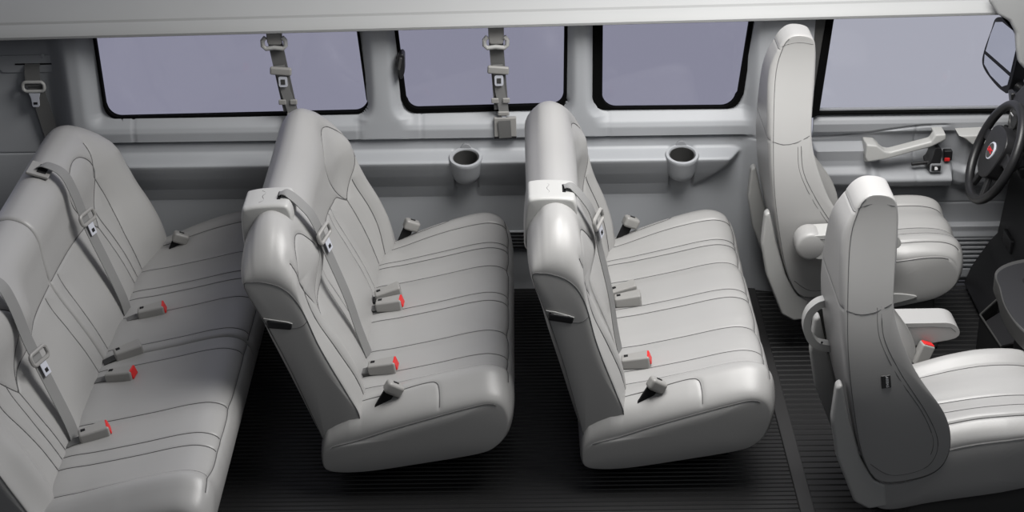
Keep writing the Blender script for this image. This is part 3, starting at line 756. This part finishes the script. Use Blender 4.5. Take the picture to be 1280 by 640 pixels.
# ------------------------------------------------------------------ driver's door
def doorY(X, Z):
    Y = np.interp(Z, [0, .24, .26, .47, .50, .55, .575, .60, .70, .72, .755, .77, .80], [1.575, 1.575, 1.582, 1.572, 1.555, 1.552, 1.580, 1.585, 1.575, 1.556, 1.553, 1.560, 1.585])
    # pull-pocket ledge at the rear of the door, and the sweeping line above
    arc = .690+.055*sm(X, 1.22, 1.75)
    Y = Y+.008*np.exp(-((Z-arc)/.005)**2)*(1-sm(X, 1.74, 1.80))
    l = (1-sm(X, 1.46, 1.50)); Y = Y-l*np.interp(Z, [.40, .50, .60, .645, .665, .67], [0, .045, .055, .055, .010, 0])*sm(X, 1.22, 1.24)
    # armrest shelf between 1.44 and 1.82
    a = sm(X, 1.44, 1.49)*(1-sm(X, 1.795, 1.815))
    Y = Y-a*np.interp(Z, [.33, .485, .495, .530, .540, .605, .63], [0, .005, .065, .085, .080, .015, 0])
    # forward pocket bulge
    f = sm(X, 1.80, 1.86); Y = Y-f*np.interp(Z, [.45, .48, .60, .70, .725], [0, .035, .06, .06, .0])
    # vertical joint
    Y = Y+.005*np.exp(-((X-(1.648+.02*(.7-Z)))/.004)**2)*(Z < .745)
    # map pocket along the bottom, slats below
    pk = (Z < .285)
    Y = Y-np.where(Z < .300, .035*sm(Z, .0, .05)*(1-sm(Z, .283, .290)), 0)
    s = (Z < .235) & (Z > .08) & (X > 1.62) & (X < 2.05)
    Y = Y+s*.014*(np.sin(Z*2*math.pi/.021) > .15)
    Y = Y+.004*np.exp(-((Z-.385)/.003)**2)+.004*np.exp(-((Z-(.452+.02*sm(X, 1.6, 2.0)))/.004)**2)
    return Y
dx = np.arange(1.222, 2.25, .007); dz = np.unique(np.r_[np.arange(.02, .30, .0035), np.arange(.30, .60, .006), np.arange(.60, .812, .0025)])
door = heightwall('door_1', DPL, dx, dz, doorY, []).build('door_1', DPL, angle=50); struct(door)
DW = dict(bl=(1.236, .800), br=(2.30, .790), tl=1.275, tr=2.30)
# window frame of the door: black belt seal and slanted rear channel
MB().rbox((1.76, 1.575, .799), (1.06, .03, .010), .003).build('belt_seal', GASK, door)
MB().prism([(1.196, .78), (1.240, .80), (1.280, 1.262), (1.235, 1.262)], 'y', 1.545, 1.60, .004).build('window_channel', GASK, door)
MB().prism([(1.186, .78), (1.200, .78), (1.246, 1.262), (1.200, 1.262)], 'y', 1.535, 1.56, .004).build('channel_trim', DGR, door)
MB().prism([(1.225, .798), (2.30, .790), (2.30, 1.275), (1.268, 1.275)], 'y', 1.590, 1.595).build('window_glass', CLR, door, smooth=False)
# sail panel in front of the window
MB().prism([(2.03, .80), (2.25, .79), (2.25, 1.10), (2.14, 1.0)], 'y', 1.560, 1.60, .006).build('sail_panel', BLK, door)
# diagonal pull handle
ph = [(1.432, .695), (1.475, .690), (1.508, .664), (1.53, .660), (1.695, .705), (1.712, .735), (1.755, .737), (1.758, .712), (1.735, .698), (1.70, .680), (1.52, .628), (1.44, .615), (1.430, .635)]
MB().prism(ph, 'y', 1.475, 1.53, .008, 4).build('pull_handle', PLA, door, label='light grey diagonal pull handle')
MB().prism([(1.432, .69), (1.475, .685), (1.50, .66), (1.49, .61), (1.434, .605)], 'y', 1.50, 1.58, .006).build('handle_mount', PLA, door)
MB().prism([(1.71, .735), (1.755, .737), (1.758, .712), (1.72, .69)], 'y', 1.50, 1.575, .005).build('handle_mount', PLA, door)
# door opener, lock, window switch
op = cat([(1.690, .600), (1.703, .612), (1.712, .64), (1.720, .672), (1.742, .668), (1.748, .64), (1.742, .60), (1.728, .578), (1.708, .570), (1.695, .582)], 5, True)
oo = MB().prism([tuple(p) for p in op], 'y', 1.480, 1.575, .006).build('door_opener', BLK, door, label='black inside door opener')
MB().rbox((1.665, 1.50, .598), (.075, .012, .014), .004, Matrix.Rotation(R(-6), 3, 'Y')).build('opener_lever', BLK, oo)
lk = MB().rbox((1.787, 1.548, .615), (.036, .03, .044), .004).build('lock_button', BLK, door)
MB().rbox((1.783, 1.531, .600), (.022, .008, .014), .002).build('red_marker', RED, lk, label='red lock marker')
sw = MB().prism([(x+1.727, z+.585) for x, z in rrect(.050, .038, .008)], 'y', 1.478, 1.53, .004).build('switch_bezel', DPL, door)
s2 = MB().rbox((1.727, 1.477, .585), (.038, .008, .024), .003).build('window_switch', BLK, sw)
MB().prism([(1.720, .579), (1.733, .579), (1.733, .587), (1.728, .592), (1.720, .592)], 'y', 1.471, 1.474).build('switch_icon', WHT, s2)
MB().prism([(1.805, .73), (1.835, .715), (1.865, .69), (1.93, .69), (1.945, .735)], 'y', 1.47, 1.56, .006).build('grab_pocket_lip', PLA, door)
MB().rbox((1.94, 1.49, .727), (.05, .05, .012), .003).build('pocket_button', BLK, door)

# ------------------------------------------------------------------ dash, wheel, console, mirror
ds = thing('dashboard', (2.2, 1.0, 0), 'black moulded dashboard behind the steering wheel with instrument hood', 'dashboard')
MB().prism([(2.005, .02), (2.025, .24), (2.045, .45), (2.055, .60), (2.02, .70), (2.03, .82), (2.09, .93), (2.20, .98), (2.6, .98), (2.6, .02)], 'y', .40, 1.545, .025, 4).build('dash_body', DSH, ds)
MB().prism([(1.90, .02), (2.02, .02), (2.05, .30), (1.99, .22), (1.93, .11)], 'y', 1.15, 1.53, .018, 4).build('kick_panel', DSH, ds)
hd = MB().prism([(1.985, .79), (2.0, .92), (2.04, .97), (2.12, 1.0), (2.2, .98), (2.2, .74), (2.03, .74)], 'y', .97, 1.44, .02, 4).build('instrument_hood', DSH, ds)
for k, (yy, rr_) in enumerate(((1.335, .050), (1.20, .058), (1.07, .050))):
    g = MB().lathe([(.001, 0), (rr_, 0), (rr_+.006, .004), (rr_+.004, .010), (rr_-.004, .010), (rr_-.006, .005), (.001, .005)], (1.990, yy, .865), (-.96, 0, .12)).build('gauge', DGR, hd)
    MB().rbox((1.978, yy+.012, .87), (.003, .035, .006), .001).build('gauge_needle', WHT, g)
MB().rbox((2.008, 1.46, .885), (.02, .05, .085), .006, Matrix.Rotation(R(-12), 3, 'Y')).build('light_switch', BLK, ds)
MB().rbox((2.03, 1.36, .30), (.02, .13, .06), .006).build('fuse_cover', BLK, ds)
MB().rbox((2.0, 1.30, .70), (.05, .30, .05), .01, Matrix.Rotation(R(-20), 3, 'Y')).build('knee_bolster', DSH, ds)

wc = np.array([1.892, 1.185, .772]); tau = R(22)
nrm = np.array([-math.cos(tau), 0, math.sin(tau)]); ay = np.array([0, 1., 0]); ub = np.array([math.sin(tau), 0, math.cos(tau)])
st = thing('steering_wheel', tuple(wc), 'black three-spoke steering wheel with a round badge on its hub', 'steering wheel')
wp = lambda a, b, c=0: wc+ay*a+ub*b+nrm*c
ring = [wp(.199*math.cos(t), .199*math.sin(t), .01) for t in np.linspace(0, 2*math.pi, 73)[:-1]]
MB().tube(ring, .0185, 14, closed=True).build('rim', BLK, st)
WM = Matrix((Vector(-ay), Vector(ub), Vector(nrm))).transposed()
def wprism(poly, c0, c1, bev):
    m = MB(); m.prism(poly, 'z', c0, c1, bev, 4)
    V = m.v[0]; m.v[0] = np.array([wc+(-ay)*v[0]+ub*v[1]+nrm*v[2] for v in V]); return m
hub = 1.14*cat([(-.090, .05), (-.055, .082), (0, .090), (.055, .082), (.090, .05), (.086, -.015), (.058, -.075), (0, -.098), (-.058, -.075), (-.086, -.015)], 4, True)
ho = wprism([tuple(p) for p in hub], -.03, .028, .016).build('hub', BLK, st)
wprism([(.06, .045), (.12, .040), (.185, .030), (.185, -.012), (.12, -.010), (.06, -.035)], -.012, .012, .007).build('spoke', BLK, st)
wprism([(-.06, .045), (-.12, .040), (-.185, .030), (-.185, -.012), (-.12, -.010), (-.06, -.035)], -.012, .012, .007).build('spoke', BLK, st)
wprism([(.018, -.06), (.045, -.055), (.082, -.165), (.058, -.178)], -.012, .010, .006).build('spoke', BLK, st)
wprism([(-.018, -.06), (-.045, -.055), (-.082, -.165), (-.058, -.178)], -.012, .010, .006).build('spoke', BLK, st)
bd_ = MB().lathe([(.001, .0), (.036, .0), (.036, .004), (.033, .006), (.001, .006)], tuple(wp(0, .0, .028)), tuple(nrm), 40).build('badge', CHR, ho, label='round silver rimmed badge with red letters')
MB().lathe([(.001, .0), (.030, .0), (.030, .0012), (.001, .0012)], tuple(wp(0, .0, .0335)), tuple(nrm), 40).build('badge_face', DGR, bd_)
TM = Matrix.Translation(tuple(wp(0, .0, .0355))) @ WM.to_4x4()
textmesh('GMC', .025, TM, RDT, 'badge_lettering', bd_, .0008, .0003)
MB().tube([tuple(wp(0, 0, -.02)), tuple(wp(0, -.0, -.05)), tuple(wp(0, .0, -.085))], [.045, .05, .052], 20).build('steering_column', DSH, st)
MB().tube([tuple(wp(.03, .02, -.05)), tuple(wp(.12, .05, -.05)), tuple(wp(.165, .07, -.045))], [.006, .006, .009], 10).build('turn_signal_stalk', BLK, st)

# outside mirror
mc = Vector((2.055, 1.88, .945)); mn = Vector((-.88, -.45, .15)).normalized(); mx_ = Vector((0, 0, 1)).cross(mn).normalized(); mz = mn.cross(mx_)
if mx_.x < 0: mx_ = -mx_
MM = Matrix((mx_, mz, mn)).transposed()
mirr = thing('side_mirror', tuple(mc), 'tall black outside mirror beyond the front door window', 'mirror')
def mprism(poly, c0, c1, bev):
    m = MB(); m.prism(poly, 'z', c0, c1, bev, 4); m.v[0] = np.array([tuple(mc+MM @ Vector(v)) for v in m.v[0]]); return m
out = [tuple(p) for p in cat([(-.085, .07), (-.075, .125), (-.03, .140), (.05, .120), (.10, .09), (.10, -.13), (.06, -.155), (-.03, -.125), (-.09, -.085), (-.100, -.03)], 5, True)]
inn = [(x*.90+.002, z*.90) for x, z in out]
hs = mprism(out, -.07, .0, .018).build('mirror_housing', BLK, mirr)
up_ = [p for p in inn if p[1] > -.035]; 
g1 = mprism([(-.086, -.034+.012), (-.080, .05), (-.068, .112), (-.028, .124), (.048, .106), (.088, .08), (.088, -.078+.012)], -.004, .003, .002).build('mirror_glass', MIR, mirr, smooth=False)
mprism([(-.088, -.036), (.088, -.082), (.086, -.120), (.055, -.138), (-.026, -.112), (-.078, -.078)], -.004, .003, .002).build('convex_glass', MIR, mirr, smooth=False)
a0 = mc+MM @ Vector((.07, -.12, -.04))
MB().tube([tuple(a0), (2.16, 1.78, .80), (2.14, 1.66, .83), (2.12, 1.60, .86)], [.03, .035, .04, .045], 12).build('mirror_arm', BLK, mirr)

# engine cover with cup tray and open bin
en = thing('center_console', (2.0, .62, 0), 'dark console between the front seats with a cup tray and open bin', 'console')
P0 = [(1.838, 1.0), (1.96, 1.12), (1.98, 1.12), (1.98, .42), (1.91, .42), (1.842, .70)]
MB().prism([(x+.02, y) for x, y in P0], 'z', 0, .12, .01).build('console_base', DSH, en)
# bin: walls standing around an open top
bw = [(1.835, .985), (1.945, 1.13), (2.0, 1.13), (2.0, .79), (1.855, .715)]
m = MB(); Z0, Z1 = .0, .155
out_ = np.array(bw); cen = out_.mean(0); inn_ = cen+(out_-cen)*.93; n = len(bw)
V = [(p[0], p[1], Z0) for p in out_]+[(p[0], p[1], Z1) for p in out_]+[(p[0], p[1], Z1) for p in inn_]+[(p[0], p[1], Z0+.02) for p in inn_]
F = []
for i in range(n):
    j = (i+1) % n
    F += [(i, j, n+j, n+i), (n+i, n+j, 2*n+j, 2*n+i), (2*n+i, 2*n+j, 3*n+j, 3*n+i)]
F += [tuple(range(3*n, 4*n)), tuple(reversed(range(n)))]
MB().add(V, F).build('storage_bin', BLKM, en, angle=20)
MB().tube([(p[0], p[1], Z1+.001) for p in cen+(out_-cen)*.985], .0045, 8, closed=True).build('bin_rim', DGR, en, label='dark grey rim around the open bin')
tray = cat([(1.722, .43), (1.735, .545), (1.80, .62), (1.90, .66), (1.985, .66), (1.985, -.02), (1.90, -.02), (1.76, .02), (1.715, .12), (1.705, .28)], 5, True)
tr_ = MB().prism([(p[0]+.012, p[1]) for p in tray], 'z', .500, .570, .014, 4).build('cup_tray', DGR, en)
MB().prism([(p[0]*.93+.135, (p[1]-.3)*.90+.3) for p in tray], 'z', .565, .5715, .002).build('tray_liner', DSH, tr_)
MB().prism([(1.83, .05), (1.86, .60), (1.99, .60), (1.99, -.0)], 'z', .12, .505, .02).build('console_body', DSH, en)
for cx, cy in ((1.872, .455), (1.875, .30), (1.87, .13)):
    MB().lathe([(.001, 0), (.041, 0), (.046, .002), (.043, .004), (.001, .004)], (cx, cy, .5715), (0, 0, 1)).build('cup_well', BLKM, tr_)

# ------------------------------------------------------------------ belts hanging on the wall
def wall_belt(x, zt, xb, zb, y, lab, hs=True):
    t = thing('seat_belt', (xb, y, 0.70), lab, 'seat belt', 'seat belts on the side wall')
    top = np.array([x, y, zt]); bot = np.array([xb, y+.03, zb]); g = lambda s: tuple(top+(bot-top)*s)
    fr = np.array([0, -.012, 0])
    cv = MB().prism([(x-.031, zt+.085), (x+.034, zt+.085), (x+.033, zt-.005), (x+.027, zt-.018), (x-.023, zt-.018), (x-.029, zt-.005)], 'y', y-.022, y+.004, .008, 4)
    cv.build('upper_cover', PLD, t)
    d = MB(); d.tube([tuple(top+np.array(q)) for q in [(-.034, -.02, .016), (-.046, -.02, .002), (-.046, -.02, -.020), (-.034, -.02, -.032), (0, -.022, -.027), (.034, -.02, -.032), (.046, -.02, -.020), (.046, -.02, .002), (.034, -.02, .016)]], .0095, 10)
    d.build('guide_ring', PLA, t, label='light grey D-shaped guide ring')
    MB().ribbon([g(0.02), g(.3), g(.6), g(.86)], (1, 0, 0), .058, .005).build('webbing', WEB, t)
    e = MB(); 
    e.ribbon([tuple(np.array(g(.30))+fr), tuple(np.array(g(.60))+fr), tuple(np.array(g(.93))+fr+[.012, 0, 0])], (1, 0, 0), .040, .003); e.build('lap_webbing', WEBL, t)
    # latch carrier and tongue
    q = np.array(g(.36))+[0, -.018, 0]
    c = MB().rbox(tuple(q), (.088, .020, .034), .008, Matrix.Rotation(R(5), 3, 'Y'), 4).build('latch_plate', PLD, t)
    k = np.array(g(.485))+[.0, -.022, 0]
    fr_ = [(k[0]+a, k[2]+b) for a, b in rrect(.036, .046, .008)]
    o = MB().prism(fr_, 'y', k[1]-.002, k[1]+.002, .001).build('tongue', CHR, c, label='bright steel tongue')
    MB().rbox((k[0], k[1]-.003, k[2]), (.018, .002, .022), .0006).build('tongue_slot', DGR, o)
    for sx_ in (-1, 1):
        z = np.array(g(.74))+[sx_*.023, -.014, 0]; MB().rbox(tuple(z), (.030, .012, .022), .004).build('belt_stop', PLD, t)
    z = np.array(g(.90))+[.008, -.014, 0]; MB().rbox(tuple(z), (.046, .014, .018), .004).build('end_fitting', PLD, t)
    z = np.array(g(.975))+[.008, -.014, 0]; MB().prism([(z[0]-.014, z[2]+.022), (z[0]+.014, z[2]+.022), (z[0]+.006, z[2]+.005), (z[0]+.006, z[2]-.02), (z[0]-.006, z[2]-.02), (z[0]-.006, z[2]+.005)], 'y', z[1]-.003, z[1]+.003, .001).build('end_tongue', CHR, t, label='small steel end tongue')
    if hs:
        h_ = MB().rbox((xb+.012, 1.551, .763), (.092, .022, .092), .004).build('retractor_pocket', PLD, t)
        MB().rbox((xb+.012, 1.540, .722), (.092, .006, .010), .001).build('pocket_slot', BLKM, h_)
        MB().ribbon([(xb+.008, 1.533, .80), (xb+.010, 1.534, .76), (xb+.012, 1.538, .722)], (1, 0, 0), .052, .004).build('lower_webbing', WEB, t)
wall_belt(-.982, 1.165, -.935, .795, 1.535, 'grey shoulder belt hanging across the rearmost side window')
wall_belt(-.088, 1.155, -.068, .790, 1.535, 'grey shoulder belt hanging across the window with the black latch')
rbt = thing('seat_belt', (-2.0, 1.60, .5), 'grey belt hanging from a slot in the dark rear corner panel', 'seat belt', 'seat belts on the side wall')
MB().ribbon([(-2.000, 1.632, 1.042), (-2.0, 1.615, 1.03), (-1.999, 1.600, 1.00), (-1.998, 1.598, .955)], (1, 0, 0), .062, .003).build('webbing', WEB, rbt)
MB().ribbon([(-1.993, 1.606, .955), (-1.975, 1.612, .85), (-1.955, 1.618, .72), (-1.935, 1.622, .55)], (1, 0, .1), .062, .003).build('lower_webbing', WEB, rbt)
MB().tube([(-1.998+a, 1.592, .955+b) for a, b in rrect(.088, .040, .016)], .0075, 10, closed=True).build('latch_plate', PLA, rbt)
o = MB().prism([(-2.022, .930), (-1.972, .930), (-1.980, .905), (-1.982, .872), (-1.988, .866), (-2.008, .866), (-2.013, .872), (-2.014, .905)], 'y', 1.588, 1.594, .002).build('tongue', CHR, rbt, label='bright steel tongue')
MB().rbox((-1.997, 1.587, .884), (.016, .002, .010), .0005).build('tongue_slot', BLK, o)

# ------------------------------------------------------------------ light
def area(name, loc, target, sx_, sy_, power, col=(1, 1, 1)):
    l = bpy.data.lights.new(name, 'AREA'); l.shape = 'RECTANGLE'; l.size = sx_; l.size_y = sy_; l.energy = power; l.color = col
    o = bpy.data.objects.new(name, l); C.objects.link(o); o.location = loc
    o.rotation_euler = (Vector(target)-Vector(loc)).to_track_quat('-Z', 'Y').to_euler(); return o
area('overhead_softbox', (1.05, .15, 3.1), (.65, .60, .3), 1.8, 1.6, 138, (1, .985, .965))
area('near_side_softbox', (1.6, -5.0, 4.6), (.4, .8, .6), 3.0, 2.0, 36, (.95, .98, 1))
w = bpy.data.worlds.new('studio'); bpy.context.scene.world = w; w.use_nodes = True
nt = w.node_tree; bg = nt.nodes['Background']
tc = nt.nodes.new('ShaderNodeTexCoord'); sp = nt.nodes.new('ShaderNodeSeparateXYZ'); nt.links.new(tc.outputs['Generated'], sp.inputs[0])
mr = nt.nodes.new('ShaderNodeMapRange'); mr.inputs[1].default_value = -.05; mr.inputs[2].default_value = .20; nt.links.new(sp.outputs['Y'], mr.inputs[0])
cr = nt.nodes.new('ShaderNodeValToRGB'); cr.color_ramp.elements[0].color = (.045, .046, .051, 1); cr.color_ramp.elements[1].color = (.405, .412, .478, 1)
nt.links.new(mr.outputs[0], cr.inputs[0]); nt.links.new(cr.outputs[0], bg.inputs['Color'])

# ------------------------------------------------------------------ camera
F_ = 2255.; th = R(26); rho = R(.9); psi = R(.3)
fwd = np.array([-math.sin(psi)*math.cos(th), math.cos(psi)*math.cos(th), -math.sin(th)])
R0 = np.cross(fwd, [0, 0, 1]); R0 /= np.linalg.norm(R0); U0 = np.cross(R0, fwd)
Rr = math.cos(rho)*R0-math.sin(rho)*U0; Uu = math.sin(rho)*R0+math.cos(rho)*U0
cd = bpy.data.cameras.new('camera'); co = bpy.data.objects.new('camera', cd); C.objects.link(co)
cd.sensor_width = 36; cd.lens = F_/1280*36
Mx = Matrix(((Rr[0], Uu[0], -fwd[0], 0), (Rr[1], Uu[1], -fwd[1], -5.40), (Rr[2], Uu[2], -fwd[2], 3.56), (0, 0, 0, 1)))
co.matrix_world = Mx
sc = bpy.context.scene; sc.camera = co
sc.view_settings.view_transform = 'Standard'; sc.view_settings.look = 'None'; sc.view_settings.gamma = 1; sc.view_settings.exposure = 0
